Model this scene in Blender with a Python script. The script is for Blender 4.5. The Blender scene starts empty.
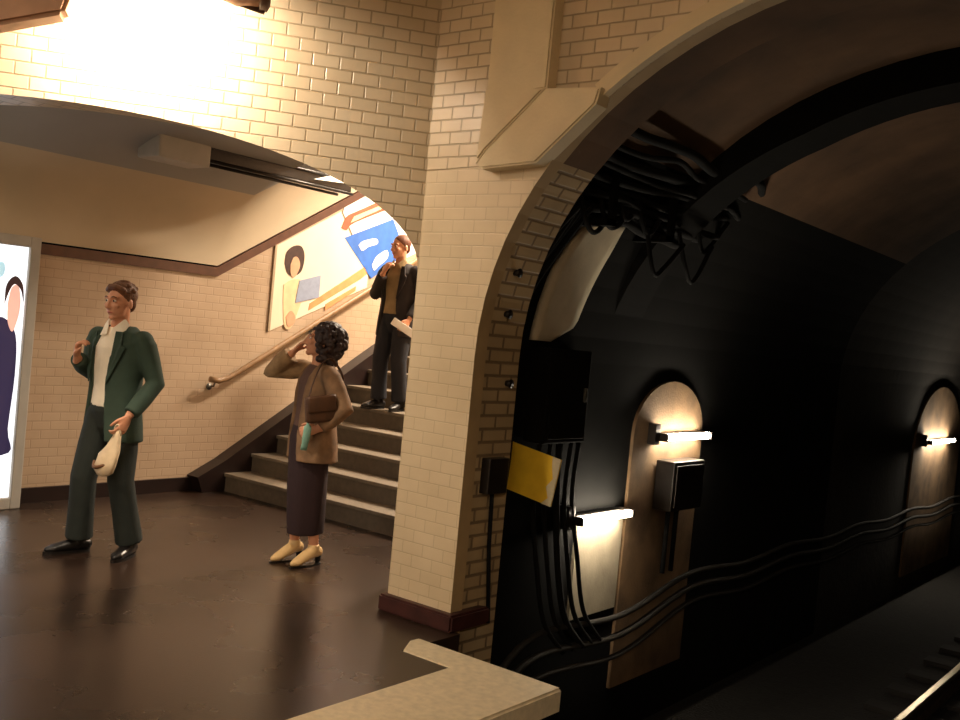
import bpy, bmesh, math, random
from mathutils import Vector, Matrix, Euler
R = math.radians
C = bpy.context.scene.collection
S = bpy.context.scene

# ------------------------------------------------------------------ camera, world, exposure
YAW, PITCH, ROLL, EYE = R(38), R(-1.43), R(5.4), 1.62
_r = Vector((math.cos(YAW), math.sin(YAW), 0)); _f0 = Vector((-math.sin(YAW), math.cos(YAW), 0)); _u0 = Vector((0, 0, 1))
_f = _f0 * math.cos(PITCH) + _u0 * math.sin(PITCH); _u = -_f0 * math.sin(PITCH) + _u0 * math.cos(PITCH)
_R = _r * math.cos(ROLL) + _u * math.sin(ROLL); _U = -_r * math.sin(ROLL) + _u * math.cos(ROLL)
cd = bpy.data.cameras.new('camera'); cam = bpy.data.objects.new('camera', cd); C.objects.link(cam)
cd.lens = 37.5; cd.sensor_width = 36; cd.clip_start = 0.05; cd.clip_end = 200
m = Matrix.Identity(4)
for i in range(3):
    m[i][0], m[i][1], m[i][2] = _R[i], _U[i], -_f[i]
m[2][3] = EYE
cam.matrix_world = m
S.camera = cam
w = bpy.data.worlds.new('world'); S.world = w; w.use_nodes = True
w.node_tree.nodes['Background'].inputs[0].default_value = (0.010, 0.008, 0.006, 1)
w.node_tree.nodes['Background'].inputs[1].default_value = 0.3
S.view_settings.view_transform = 'Standard'; S.view_settings.look = 'None'
S.view_settings.gamma = 1; S.view_settings.use_curve_mapping = False
S.view_settings.exposure = 0.0
try:
    S.cycles.use_denoising = True
    S.cycles.max_bounces = 8
except Exception:
    pass
WARM = (1.0, 0.82, 0.62)
STATION_W, EXIT_LAMP, STAIR_W, HALL_W, TUNNEL_E = 92.0, 40.0, 480.0, 6.0, 110.0

def lamp(name, loc, size, power, color=WARM, target=None, parent=None):
    l = bpy.data.lights.new(name, 'AREA'); l.shape = 'RECTANGLE'; l.size, l.size_y = size
    l.energy = power; l.color = color
    o = bpy.data.objects.new(name, l); C.objects.link(o); o.location = loc
    d = Vector(target) - Vector(loc) if target else Vector((0, 0, -1))
    o.rotation_euler = d.to_track_quat('-Z', 'Y').to_euler()
    if parent: o.parent = parent
    return o

# ------------------------------------------------------------------ materials
def newmat(name):
    mt = bpy.data.materials.new(name); mt.use_nodes = True
    nt = mt.node_tree; b = nt.nodes['Principled BSDF']
    return mt, nt, b

def lin(c):
    return tuple(((x / 255) / 12.92 if x / 255 <= .04045 else ((x / 255 + .055) / 1.055) ** 2.4) for x in c)

def mat(name, col, rough=.6, var=.25, scale=8, metal=0, bump=.0, bscale=60, spec=.5):
    mt, nt, b = newmat(name); N, L = nt.nodes, nt.links
    tc = N.new('ShaderNodeTexCoord'); n = N.new('ShaderNodeTexNoise'); n.inputs['Scale'].default_value = scale
    n.inputs['Detail'].default_value = 5
    L.new(tc.outputs['Object'], n.inputs['Vector'])
    r = N.new('ShaderNodeValToRGB'); c = lin(col)
    r.color_ramp.elements[0].position = .3; r.color_ramp.elements[1].position = .7
    r.color_ramp.elements[0].color = tuple(x * (1 - var) for x in c) + (1,)
    r.color_ramp.elements[1].color = tuple(min(1, x * (1 + var)) for x in c) + (1,)
    L.new(n.outputs['Fac'], r.inputs['Fac']); L.new(r.outputs['Color'], b.inputs['Base Color'])
    b.inputs['Roughness'].default_value = rough; b.inputs['Metallic'].default_value = metal
    b.inputs['Specular IOR Level'].default_value = spec
    if bump:
        n2 = N.new('ShaderNodeTexNoise'); n2.inputs['Scale'].default_value = bscale
        L.new(tc.outputs['Object'], n2.inputs['Vector'])
        bp = N.new('ShaderNodeBump'); bp.inputs['Strength'].default_value = bump; bp.inputs['Distance'].default_value = .01
        L.new(n2.outputs['Fac'], bp.inputs['Height']); L.new(bp.outputs['Normal'], b.inputs['Normal'])
    return mt

def emit(name, col, strength, rough=.4):
    mt, nt, b = newmat(name)
    c = lin(col) + (1,)
    b.inputs['Base Color'].default_value = c; b.inputs['Emission Color'].default_value = c
    b.inputs['Emission Strength'].default_value = strength; b.inputs['Roughness'].default_value = rough
    return mt

def tiles(name, c1, c2, mortar, bw=.15, bh=.070, ms=.006, rough=.25, bump=.5, dirt=.2):
    """running-bond tiles laid out on the UV map, which is in metres"""
    mt, nt, b = newmat(name); N, L = nt.nodes, nt.links
    uv = N.new('ShaderNodeTexCoord')
    br = N.new('ShaderNodeTexBrick'); L.new(uv.outputs['UV'], br.inputs['Vector'])
    br.inputs['Scale'].default_value = 1; br.inputs['Brick Width'].default_value = bw
    br.inputs['Row Height'].default_value = bh; br.inputs['Mortar Size'].default_value = ms
    br.inputs['Mortar Smooth'].default_value = .6; br.offset = .5
    br.inputs['Color1'].default_value = lin(c1) + (1,); br.inputs['Color2'].default_value = lin(c2) + (1,)
    br.inputs['Mortar'].default_value = lin(mortar) + (1,)
    n = N.new('ShaderNodeTexNoise'); n.inputs['Scale'].default_value = 1.3; n.inputs['Detail'].default_value = 6
    L.new(uv.outputs['Object'], n.inputs['Vector'])
    rp = N.new('ShaderNodeValToRGB'); rp.color_ramp.elements[0].position = .35; rp.color_ramp.elements[1].position = .65
    rp.color_ramp.elements[0].color = (1 - dirt, (1 - dirt) * .97, (1 - dirt) * .92, 1); rp.color_ramp.elements[1].color = (1, 1, 1, 1)
    L.new(n.outputs['Fac'], rp.inputs['Fac'])
    mx = N.new('ShaderNodeMix'); mx.data_type = 'RGBA'; mx.blend_type = 'MULTIPLY'; mx.inputs['Factor'].default_value = 1
    L.new(br.outputs['Color'], mx.inputs['A']); L.new(rp.outputs['Color'], mx.inputs['B'])
    L.new(mx.outputs['Result'], b.inputs['Base Color'])
    b.inputs['Roughness'].default_value = rough
    inv = N.new('ShaderNodeMath'); inv.operation = 'SUBTRACT'; inv.inputs[0].default_value = 1
    L.new(br.outputs['Fac'], inv.inputs[1])
    bp = N.new('ShaderNodeBump'); bp.inputs['Strength'].default_value = bump; bp.inputs['Distance'].default_value = .008
    L.new(inv.outputs[0], bp.inputs['Height']); L.new(bp.outputs['Normal'], b.inputs['Normal'])
    return mt

M = {}
M['tile'] = tiles('cream_wall_tile', (231, 213, 184), (223, 204, 173), (188, 168, 137), ms=.006, rough=.3)
M['tile_flat'] = tiles('cream_pier_tile', (228, 208, 176), (224, 204, 171), (208, 187, 153), ms=.004, rough=.35, bump=.25)
M['tile_hall'] = tiles('hall_wall_tile', (198, 175, 150), (194, 170, 145), (184, 160, 135), ms=.005, rough=.35, bump=.25)
M['brick'] = tiles('sooty_brick', (196, 172, 134), (184, 160, 122), (138, 116, 86), bw=.22, bh=.075, ms=.012, rough=.7, dirt=.35)
M['strip'] = mat('olive_arch_edge', (178, 152, 112), .6, .1, 6)
M['plaster'] = mat('cream_plaster', (226, 208, 172), .6, .06, 5, bump=.1)
M['hall_plaster'] = mat('hall_plaster', (196, 180, 154), .8, .06, 2)
M['ceiling'] = mat('hall_ceiling_plaster', (158, 155, 150), .85, .05, 2)
M['band'] = mat('brown_glazed_band', (86, 52, 38), .35, .2, 12)
M['skirting'] = mat('dark_red_skirting', (30, 17, 15), .4, .25, 10)
M['rustskirt'] = mat('rust_red_skirting', (62, 30, 26), .5, .35, 9)
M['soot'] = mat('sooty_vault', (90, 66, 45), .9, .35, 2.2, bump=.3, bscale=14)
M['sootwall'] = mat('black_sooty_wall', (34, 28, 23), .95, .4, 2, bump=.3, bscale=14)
M['black'] = mat('dull_black', (12, 11, 10), .95, .3, 6, spec=.15)
M['cable'] = mat('black_cable_rubber', (16, 15, 15), .9, .2, 20, spec=.2)
M['cablegrey'] = mat('grey_cable_rubber', (44, 41, 38), .8, .2, 20, spec=.3)
M['ballast'] = mat('track_bed', (22, 19, 16), .98, .5, 18, bump=.8, bscale=40)
M['rail'] = mat('polished_rail', (190, 176, 150), .28, .1, 30, metal=1)
M['railside'] = mat('rusty_rail', (58, 42, 32), .8, .3, 30)
M['sleeper'] = mat('dark_sleeper', (24, 20, 17), .9, .3, 10)
M['steel'] = mat('grey_steel', (120, 116, 108), .4, .1, 20, metal=.8)
M['darkmetal'] = mat('dark_metal', (44, 38, 34), .35, .2, 15, metal=.5)
M['nosing'] = mat('pale_edge_stone', (222, 206, 174), .6, .1, 25, bump=.15)
M['step'] = mat('grey_brown_step', (112, 100, 84), .7, .15, 30)
M['riser'] = mat('worn_riser', (94, 82, 67), .7, .15, 20)
M['stepnose'] = mat('dark_step_nosing', (70, 60, 50), .7, .15, 20)
M['handrail'] = mat('worn_wood_rail', (150, 118, 84), .4, .2, 20)
M['yellow'] = mat('yellow_sign_paint', (248, 200, 52), .5, .12, 7)
M['pale'] = mat('whitewashed_render', (196, 182, 156), .85, .12, 6, bump=.2)
M['lampmetal'] = mat('pinkish_lamp_housing', (206, 160, 128), .5, .08, 10)
M['lamprim'] = mat('brown_lamp_rim', (96, 64, 46), .5, .1, 10)
M['greybox'] = mat('grey_painted_box', (176, 172, 164), .6, .06, 8)

def floor_mat():
    mt, nt, b = newmat('dark_bitumen_floor'); N, L = nt.nodes, nt.links
    tc = N.new('ShaderNodeTexCoord')
    n = N.new('ShaderNodeTexNoise'); n.inputs['Scale'].default_value = 1.6; n.inputs['Detail'].default_value = 7
    L.new(tc.outputs['Object'], n.inputs['Vector'])
    r = N.new('ShaderNodeValToRGB'); r.color_ramp.elements[0].position = .3; r.color_ramp.elements[1].position = .7
    r.color_ramp.elements[0].color = lin((36, 25, 19)) + (1,); r.color_ramp.elements[1].color = lin((52, 37, 28)) + (1,)
    L.new(n.outputs['Fac'], r.inputs['Fac']); L.new(r.outputs['Color'], b.inputs['Base Color'])
    r2 = N.new('ShaderNodeMapRange'); r2.inputs['To Min'].default_value = .2; r2.inputs['To Max'].default_value = .36
    L.new(n.outputs['Fac'], r2.inputs['Value']); L.new(r2.outputs['Result'], b.inputs['Roughness'])
    n2 = N.new('ShaderNodeTexNoise'); n2.inputs['Scale'].default_value = 90
    L.new(tc.outputs['Object'], n2.inputs['Vector'])
    bp = N.new('ShaderNodeBump'); bp.inputs['Strength'].default_value = .12; bp.inputs['Distance'].default_value = .004
    L.new(n2.outputs['Fac'], bp.inputs['Height']); L.new(bp.outputs['Normal'], b.inputs['Normal'])
    return mt
M['floor'] = floor_mat()

# ------------------------------------------------------------------ object helpers
def link(name, bm, material, parent=None, smooth=False):
    me = bpy.data.meshes.new(name); bm.normal_update(); bm.to_mesh(me); bm.free()
    mats = material if isinstance(material, (list, tuple)) else [material]
    for x in mats: me.materials.append(x)
    if smooth:
        for p in me.polygons: p.use_smooth = True
    o = bpy.data.objects.new(name, me); C.objects.link(o)
    if parent: o.parent = parent
    return o

def tag(o, label, cat, group=None, kind=None):
    o['label'] = label; o['category'] = cat
    if group: o['group'] = group
    if kind: o['kind'] = kind
    return o

def thing(name, label, cat, loc=(0, 0, 0), rz=0, group=None):
    o = bpy.data.objects.new(name, None); C.objects.link(o); o.empty_display_size = .1
    o.location = loc; o.rotation_euler = (0, 0, rz)
    return tag(o, label, cat, group)

def struct(name, bm, material, label=None, cat=None, smooth=False):
    o = link(name, bm, material, None, smooth); o['kind'] = 'structure'
    o['label'] = label or name.replace('_', ' '); o['category'] = cat or name.split('_')[0]
    return o

def copy_tree(o, parent=None):
    c = o.copy(); C.objects.link(c); c.parent = parent
    for ch in list(o.children): copy_tree(ch, c)
    return c

def box(bm, lo, hi, bev=0, mi=0, rot=None):
    lo, hi = Vector(lo), Vector(hi)
    r = bmesh.ops.create_cube(bm, size=1)
    vs = r['verts']; ctr = (lo + hi) / 2; sz = hi - lo
    for v in vs:
        v.co = Vector((v.co.x * sz.x, v.co.y * sz.y, v.co.z * sz.z))
    if bev:
        es = list({e for v in vs for e in v.link_edges})
        g = bmesh.ops.bevel(bm, geom=es, offset=bev, segments=2, affect='EDGES', profile=.6)
        vs = list({v for f in g['faces'] for v in f.verts} | {v for v in vs if v.is_valid})
        seen = set(vs); st = list(vs)
        while st:
            v = st.pop()
            for e in v.link_edges:
                q = e.other_vert(v)
                if q not in seen: seen.add(q); st.append(q)
        vs = list(seen)
    for v in vs:
        if rot: v.co = rot @ v.co
        v.co += ctr
    for f in {f for v in vs for f in v.link_faces}: f.material_index = mi
    return vs

def prism(bm, pts, vec, mi=0):
    """polygon (3-D points) extruded by vec"""
    vec = Vector(vec)
    a = [bm.verts.new(Vector(p)) for p in pts]; b = [bm.verts.new(Vector(p) + vec) for p in pts]
    n = len(a)
    f = [bm.faces.new(a), bm.faces.new(b[::-1])]
    for i in range(n):
        f.append(bm.faces.new((a[i], b[i], b[(i + 1) % n], a[(i + 1) % n])))
    for x in f: x.material_index = mi
    bmesh.ops.recalc_face_normals(bm, faces=f)
    return f

def uvbox(o):
    """UVs in metres: u along the wall, v up (x, y on level faces)"""
    me = o.data; uv = me.uv_layers.new(name='UVMap')
    for p in me.polygons:
        n = p.normal
        t = Vector((-n.y, n.x, 0))
        if t.length > .3: t.normalize()
        for li in p.loop_indices:
            co = me.vertices[me.loops[li].vertex_index].co
            if abs(n.z) > .75: uv.data[li].uv = (co.y, co.x)
            else: uv.data[li].uv = (co.dot(t), co.z)

def frames(pts):
    pts = [Vector(p) for p in pts]; out = []
    for i in range(len(pts)):
        if i == 0: d = pts[1] - pts[0]
        elif i == len(pts) - 1: d = pts[-1] - pts[-2]
        else: d = (pts[i + 1] - pts[i]).normalized() + (pts[i] - pts[i - 1]).normalized()
        out.append(d.normalized())
    return pts, out

def tube(bm, pts, rad, n=10, ref=None, cap=True, mi=0, dome=False):
    """tube through pts; rad is a number, a list of numbers, or a list of (ra, rb) with ra along ref"""
    pts, ds = frames(pts)
    if not isinstance(rad, (list, tuple)): rad = [rad] * len(pts)
    rad = [x if isinstance(x, (list, tuple)) else (x, x) for x in rad]
    if dome:
        def ext(p, d, r):
            return [(p + d * (min(r) * math.sin(a)), d, (r[0] * math.cos(a), r[1] * math.cos(a))) for a in (R(25), R(50), R(72))]
        seq = [(p, d, r) for p, d, r in ext(pts[0], -ds[0], rad[0])][::-1]
        seq = [(p, -d, r) for p, d, r in seq]
        seq += list(zip(pts, ds, rad)) + ext(pts[-1], ds[-1], rad[-1])
        pts = [s[0] for s in seq]; ds = [s[1] for s in seq]; rad = [s[2] for s in seq]
    rv = Vector(ref) if ref else None
    if rv is None:
        rv = Vector((0, 0, 1)) if abs(ds[0].z) < .8 else Vector((1, 0, 0))
    rings = []
    x = None
    for p, d, r in zip(pts, ds, rad):
        base = rv if (ref or x is None) else x
        x = (base - d * base.dot(d))
        if x.length < 1e-4: x = d.orthogonal()
        x.normalize(); y = d.cross(x)
        rings.append([bm.verts.new(p + x * (r[0] * math.cos(2 * math.pi * k / n)) + y * (r[1] * math.sin(2 * math.pi * k / n))) for k in range(n)])
    fs = []
    for a, b in zip(rings[:-1], rings[1:]):
        for k in range(n): fs.append(bm.faces.new((a[k], a[(k + 1) % n], b[(k + 1) % n], b[k])))
    if cap: fs += [bm.faces.new(rings[0][::-1]), bm.faces.new(rings[-1])]
    for f in fs: f.material_index = mi
    return fs

def ell(bm, c, r, mat3=None, seg=20, mi=0):
    g = bmesh.ops.create_uvsphere(bm, u_segments=seg, v_segments=max(8, seg * 2 // 3), radius=1)
    for v in g['verts']:
        v.co = Vector((v.co.x * r[0], v.co.y * r[1], v.co.z * r[2]))
        if mat3: v.co = mat3 @ v.co
        v.co += Vector(c)
    for f in {f for v in g['verts'] for f in v.link_faces}: f.material_index = mi
    return g['verts']

def spline(pts, n=8):
    """Catmull-Rom through points"""
    P = [Vector(p) for p in pts]; P = [P[0] * 2 - P[1]] + P + [P[-1] * 2 - P[-2]]
    out = []
    for i in range(1, len(P) - 2):
        for k in range(n):
            t = k / n; a, b, c, d = P[i - 1:i + 3]
            out.append(.5 * ((2 * b) + (c - a) * t + (2 * a - 5 * b + 4 * c - d) * t * t + (3 * b - 3 * c + d - a) * t ** 3))
    out.append(P[-2]); return out

def remesh(o, voxel, smooth=2):
    md = o.modifiers.new('r', 'REMESH'); md.mode = 'VOXEL'; md.voxel_size = voxel
    if smooth:
        s = o.modifiers.new('s', 'SMOOTH'); s.iterations = smooth; s.factor = .5
    dg = bpy.context.evaluated_depsgraph_get()
    me = bpy.data.meshes.new_from_object(o.evaluated_get(dg))
    o.modifiers.clear(); old = o.data; o.data = me
    me.materials.clear()
    for x in old.materials: me.materials.append(x)
    for p in me.polygons: p.use_smooth = True; p.material_index = 0
    return o

# ------------------------------------------------------------------ the setting
YB = 4.25; CR = Vector((-3.83, YB, 0)); XW = -7.42; SL = .58
AD = Vector((math.sin(R(38)), math.cos(R(38)), 0)); AN = Vector((AD.y, -AD.x, 0))       # exit wall: direction and outward normal
def A(s, z, out=0): return CR + AD * s + AN * out + Vector((0, 0, z))

# floor of platform and hall (outline in plan), 0.12 thick
bm = bmesh.new()
prism(bm, [(-7.42, -13, 0), (-2.97, -13, 0), (-2.97, 3.78, 0), (-3.28, 3.78, 0), (-3.28, 4.25, 0), (-3.6, 4.30, 0), (-3.9, 4.9, 0), (-3.9, 5.74, 0), (-7.42, 5.74, 0)], (0, 0, -.12))
struct('floor', bm, M['floor'], 'dark brown glossy bitumen floor of platform and hall', 'floor')
bm = bmesh.new()
prism(bm, [(-3.3, -13, -.12), (-3.0, -13, -.12), (-3.0, 3.75, -.12), (-3.3, 3.75, -.12)], (0, 0, -1.2))
struct('wall_under_platform', bm, M['black'], 'black recessed wall under the platform edge', 'wall')
bm = bmesh.new()
box(bm, (-.15, -13, -1.3), (4.6, 4.2, 0))
struct('floor_near_platform', bm, M['floor'], 'platform on the near side of the track', 'floor')
# pale L-shaped edge stone
bm = bmesh.new()
prism(bm, [(-2.97, -13, .006), (-2.45, -13, .006), (-2.45, 4.0, .006), (-3.36, 4.0, .006), (-3.36, 3.92, .006), (-3.28, 3.78, .006), (-2.97, 3.78, .006)], (0, 0, -.11))
e = [x for x in bm.edges if all(v.co.z > 0 for v in x.verts) or abs(x.verts[0].co.z - x.verts[1].co.z) > .05]
bmesh.ops.bevel(bm, geom=e, offset=.012, segments=3, affect='EDGES')
struct('trim_platform_edge', bm, M['nosing'], 'pale stone edging turning the corner of the platform end', 'edging')

# exit wall with the wide flat arch
def archA(n=40):
    return [(-1.92 + 1.92 * math.cos(math.pi * i / n), 1.95 + .68 * math.sin(math.pi * i / n)) for i in range(n + 1)]
bm = bmesh.new()
out = [(0, 5.2)] + archA() + [(-3.84, -.05), (-5.4, -.05), (-5.4, 5.2)]
prism(bm, [A(s, z) for s, z in out], (0, .3, 0))
o = struct('wall_exit', bm, [M['tile']], 'cream tiled wall with the wide flat exit arch', 'wall'); uvbox(o)
# tunnel end wall with the portal, pier between the two arches
PC, PW, PS, PR = -1.2, 2.16, 1.5, 1.84
def portal(w=PW, s=PS, r=PR, n=36, z0=-1.3, c=PC):
    return [(c - w, z0), (c - w, s * .5)] + [(c - w * math.cos(math.pi * i / n), s + r * math.sin(math.pi * i / n)) for i in range(n + 1)] + [(c + w, s * .5), (c + w, z0)]
bm = bmesh.new()
out = [(-3.83, -1.3), (-3.83, 5.2), (4.6, 5.2), (4.6, -1.3)] + portal()[::-1]
prism(bm, [(x, YB, z) for x, z in out], (0, .1, 0))
for x in bm.faces:
    if abs(x.normal.y) < .5 and x.calc_center_median().x > -3.7: x.material_index = 1
o = struct('wall_tunnel_end', bm, [M['tile_flat'], M['strip']], 'cream tiled pier and wall around the tunnel mouth', 'wall'); uvbox(o)
bm = bmesh.new()
out = [(-3.83, -1.3), (-3.83, 5.2), (4.6, 5.2), (4.6, -1.3)] + portal(PW + .012)[::-1]
f = prism(bm, [(x, YB + .1, z) for x, z in out], (0, .33, 0))
for x in bm.faces:
    if x.calc_center_median().z > 2.55 and abs(x.normal.y) < .5: x.material_index = 1
o = struct('wall_tunnel_portal', bm, [M['brick'], M['soot']], 'sooty brown brick reveal of the tunnel mouth', 'wall')
me = o.data; uv = me.uv_layers.new(name='UVMap')       # courses follow the curve of the arch
pp = portal(PW + .012); acc = [0]
for a, b in zip(pp[:-1], pp[1:]): acc.append(acc[-1] + math.hypot(a[0] - b[0], a[1] - b[1]))
for p in me.polygons:
    for li in p.loop_indices:
        co = me.vertices[me.loops[li].vertex_index].co
        if abs(p.normal.y) > .9: uv.data[li].uv = (co.x, co.z)
        else:
            k = min(range(len(pp)), key=lambda i: (pp[i][0] - co.x) ** 2 + (pp[i][1] - co.z) ** 2)
            uv.data[li].uv = (co.y, acc[k])
# tiled upper zone of the tunnel end wall: proper tiles with visible joints start at the arch springing
bm = bmesh.new()
n = 24
arc = [(PC - (PW + .0) * math.cos(math.pi * i / 72), PS + PR * math.sin(math.pi * i / 72)) for i in range(0, 73)]
arc = [(x, z) for x, z in arc if z > 2.52]
poly = [(-3.83, 2.52), (-3.83, 5.2), (4.6, 5.2), (4.6, 2.52)] + arc[::-1]
prism(bm, [(x, YB - .006, z) for x, z in poly], (0, .005, 0))
o = struct('wall_tunnel_end_upper', bm, M['tile'], 'cream bevelled tiles above the pier', 'wall'); uvbox(o)

# pilaster and its mitred foot above the pier
bm = bmesh.new()
prism(bm, [(-3.38, YB - .09, 2.88), (-2.99, YB - .09, 2.90), (-2.985, YB - .09, 4.4), (-3.385, YB - .09, 4.4)], (0, .1, 0))
prism(bm, [(-3.40, YB - .1, 2.53), (-3.36, YB - .1, 2.50), (-3.01, YB - .1, 2.52), (-2.68, YB - .1, 2.80), (-2.66, YB - .1, 2.88), (-2.99, YB - .1, 2.90), (-3.34, YB - .1, 2.60)], (0, .11, 0))
prism(bm, [(-3.40, YB - .105, 2.53), (-3.34, YB - .105, 2.60), (-2.99, YB - .105, 2.90), (-3.38, YB - .105, 2.92)], (0, .115, 0))
e = [x for x in bm.edges if all(v.co.y < YB for v in x.verts)]
bmesh.ops.bevel(bm, geom=e, offset=.01, segments=2, affect='EDGES')
struct('trim_pilaster', bm, M['plaster'], 'cream plaster pilaster with a slanting foot over the pier', 'pilaster')
# moulded band along the arch right of the foot
bm = bmesh.new()
for (off, wd, dp) in ((.0, .05, .05), (.055, .035, .03)):
    rings = []
    for i in range(0, 61):
        a = R(47) + (R(150) - R(47)) * i / 60
        ring = []
        for (dw, dy) in ((0, 0), (0, -dp), (wd, -dp), (wd, 0)):
            q = off + dw
            ring.append(bm.verts.new((PC - (PW + q) * math.cos(a), YB - .006 + dy, PS + (PR + q) * math.sin(a))))
        rings.append(ring)
    for a_, b_ in zip(rings[:-1], rings[1:]):
        for k in range(4): bm.faces.new((a_[k], a_[(k + 1) % 4], b_[(k + 1) % 4], b_[k]))
    bm.faces.new(rings[0]); bm.faces.new(rings[-1][::-1])
bmesh.ops.recalc_face_normals(bm, faces=bm.faces)
struct('trim_archivolt', bm, M['plaster'], 'double cream moulding following the tunnel arch', 'moulding')
# skirting at the pier foot
bm = bmesh.new()
prism(bm, [(-3.86, YB - .05, 0), (-3.31, YB - .05, 0), (-3.31, YB + .3, 0), (-3.86, YB + .1, 0)], (0, 0, .095))
bmesh.ops.bevel(bm, geom=list(bm.edges), offset=.012, segments=2, affect='EDGES')
struct('baseboard_pier', bm, M['rustskirt'], 'dark rust red skirting round the foot of the pier', 'skirting')

# hall back wall (runs parallel to the track, along the stairs too)
def bandz(y): return 1.955 if y < 5.57 else 1.955 + SL * (y - 5.57)
bm = bmesh.new()
prism(bm, [(XW, -1, -.1), (XW, 14, -.1), (XW, 14, bandz(14)), (XW, 5.57, 1.955), (XW, -1, 1.955)], (-.15, 0, 0))
o = struct('wall_hall', bm, M['tile_hall'], 'pale tiled back wall of the hall and stairs', 'wall'); uvbox(o)
bm = bmesh.new()
prism(bm, [(XW + .02, -1, 1.92), (XW + .02, 5.57, 1.92), (XW + .02, 13, 1.92 + SL * 7.43), (XW + .02, 13, 2.0 + SL * 7.43), (XW + .02, 5.56, 2.0), (XW + .02, -1, 2.0)], (-.06, 0, 0))
struct('trim_band', bm, M['band'], 'dark brown band along the hall wall rising with the stairs', 'band')
# skirting: level, then rising as a stringer beside the steps
bm = bmesh.new()
prism(bm, [(XW + .03, -1, 0), (XW + .03, 5.68, 0), (XW + .03, 5.68, .12), (XW + .03, -1, .10)], (-.06, 0, 0))
prism(bm, [(XW + .16, 5.5, 0), (XW + .16, 6.0, 0), (XW + .16, 13, SL * 7), (XW + .16, 13, SL * 7.3 + .15 + .20), (XW + .16, 5.72, .275), (XW + .16, 5.44, .14)], (-.19, 0, 0))
struct('baseboard_hall', bm, M['skirting'], 'dark skirting along the hall wall rising with the stairs', 'skirting')
# coved vault over the hall: plain wall above the band curving into the ceiling, tilted up over the stairs
def cove(y):
    z0 = bandz(y); pts = []
    for i in range(25):
        a = math.pi / 2 * i / 24
        pts.append((XW + 1.7 * (1 - math.cos(a)), z0 + .06 + .95 * math.sin(a)))
    lim = min(-3.9, -4.12 + (y - 4.25) * .782) if y < 5 else -3.9
    pts = [(min(x, lim), z) for x, z in pts] + [(max(-5.6, lim - .3) if lim > -5.5 else lim, z0 + 1.03), (lim, z0 + 1.03)]
    return pts
bm = bmesh.new(); ys = [-1 + .5 * i for i in range(13)] + [5.57, 6, 7, 8, 9, 10, 11, 12, 13]
rows = []
for y in ys:
    inner = [bm.verts.new((x, y, z)) for x, z in cove(y)]
    outer = [bm.verts.new((x - (.12 if i < 10 else .02), y, z + .15)) for i, (x, z) in enumerate(cove(y))]
    rows.append(inner + outer[::-1])
for a, b in zip(rows[:-1], rows[1:]):
    for k in range(len(a)): bm.faces.new((a[k], a[(k + 1) % len(a)], b[(k + 1) % len(a)], b[k]))
bm.faces.new(rows[0]); bm.faces.new(rows[-1][::-1])
bmesh.ops.recalc_face_normals(bm, faces=bm.faces)
for x in bm.faces:
    if x.calc_center_median().x < XW + .42: x.material_index = 1
o = struct('ceiling_hall', bm, [M['ceiling'], M['hall_plaster']], 'plain plaster vault over the hall and stairs', 'ceiling', smooth=True); o.data.set_sharp_from_angle(angle=.5)
bm = bmesh.new()
prism(bm, [(-4.25, 4.83, -.1), (-3.88, 4.70, -.1), (-3.88, 13, -.1), (-4.25, 13, -.1)], (0, 0, 8))
o = struct('wall_stairs', bm, M['tile_hall'], 'wall between the stairs and the tunnel', 'wall'); uvbox(o)
bm = bmesh.new(); box(bm, (-7.6, 13, -.1), (-3.8, 13.2, 9)); o = struct('wall_stairs_top', bm, M['tile_hall'], 'wall at the head of the stairs', 'wall'); uvbox(o)
bm = bmesh.new(); box(bm, (-7.57, -1.3, -.1), (-5.9, -1, 5.0)); o = struct('wall_hall_end', bm, M['tile_hall'], 'far end wall of the hall', 'wall'); uvbox(o)

# station vault over the platforms (over and behind the camera)
bm = bmesh.new(); rows = []
for y in (-13, -9, -5, -1, 4.25):
    inn = []; outn = []
    for i in range(31):
        a = math.pi * i / 30
        inn.append(bm.verts.new((-1.3 - 5.85 * math.cos(a), y, 2.0 + 3.0 * math.sin(a))))
        outn.append(bm.verts.new((-1.3 - 6.0 * math.cos(a), y, 2.0 + 3.2 * math.sin(a))))
    rows.append(inn + outn[::-1])
for a, b in zip(rows[:-1], rows[1:]):
    for k in range(len(a)): bm.faces.new((a[k], a[(k + 1) % len(a)], b[(k + 1) % len(a)], b[k]))
bmesh.ops.recalc_face_normals(bm, faces=bm.faces)
bmesh.ops.delete(bm, geom=[f for f in bm.faces if f.calc_center_median().x < -4.6 and f.calc_center_median().y > -1 and f.calc_center_median().z < 4.4], context='FACES')
o = struct('ceiling_station', bm, M['tile_flat'], 'tiled vault over the station', 'ceiling'); uvbox(o)
bm = bmesh.new(); box(bm, (4.5, -13, -1.3), (4.7, 4.3, 3)); o = struct('wall_station_near', bm, M['tile_flat'], 'station wall on the near side', 'wall'); uvbox(o)
bm = bmesh.new(); box(bm, (-7.5, -13.2, -1.3), (4.7, -13, 5.2)); o = struct('wall_station_back', bm, M['tile_flat'], 'far end of the station', 'wall'); uvbox(o)
bm = bmesh.new(); box(bm, (-7.3, -13, -.1), (-7.15, -1, 3)); o = struct('wall_station_far', bm, M['tile_flat'], 'station wall on the exit side', 'wall'); uvbox(o)

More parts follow.
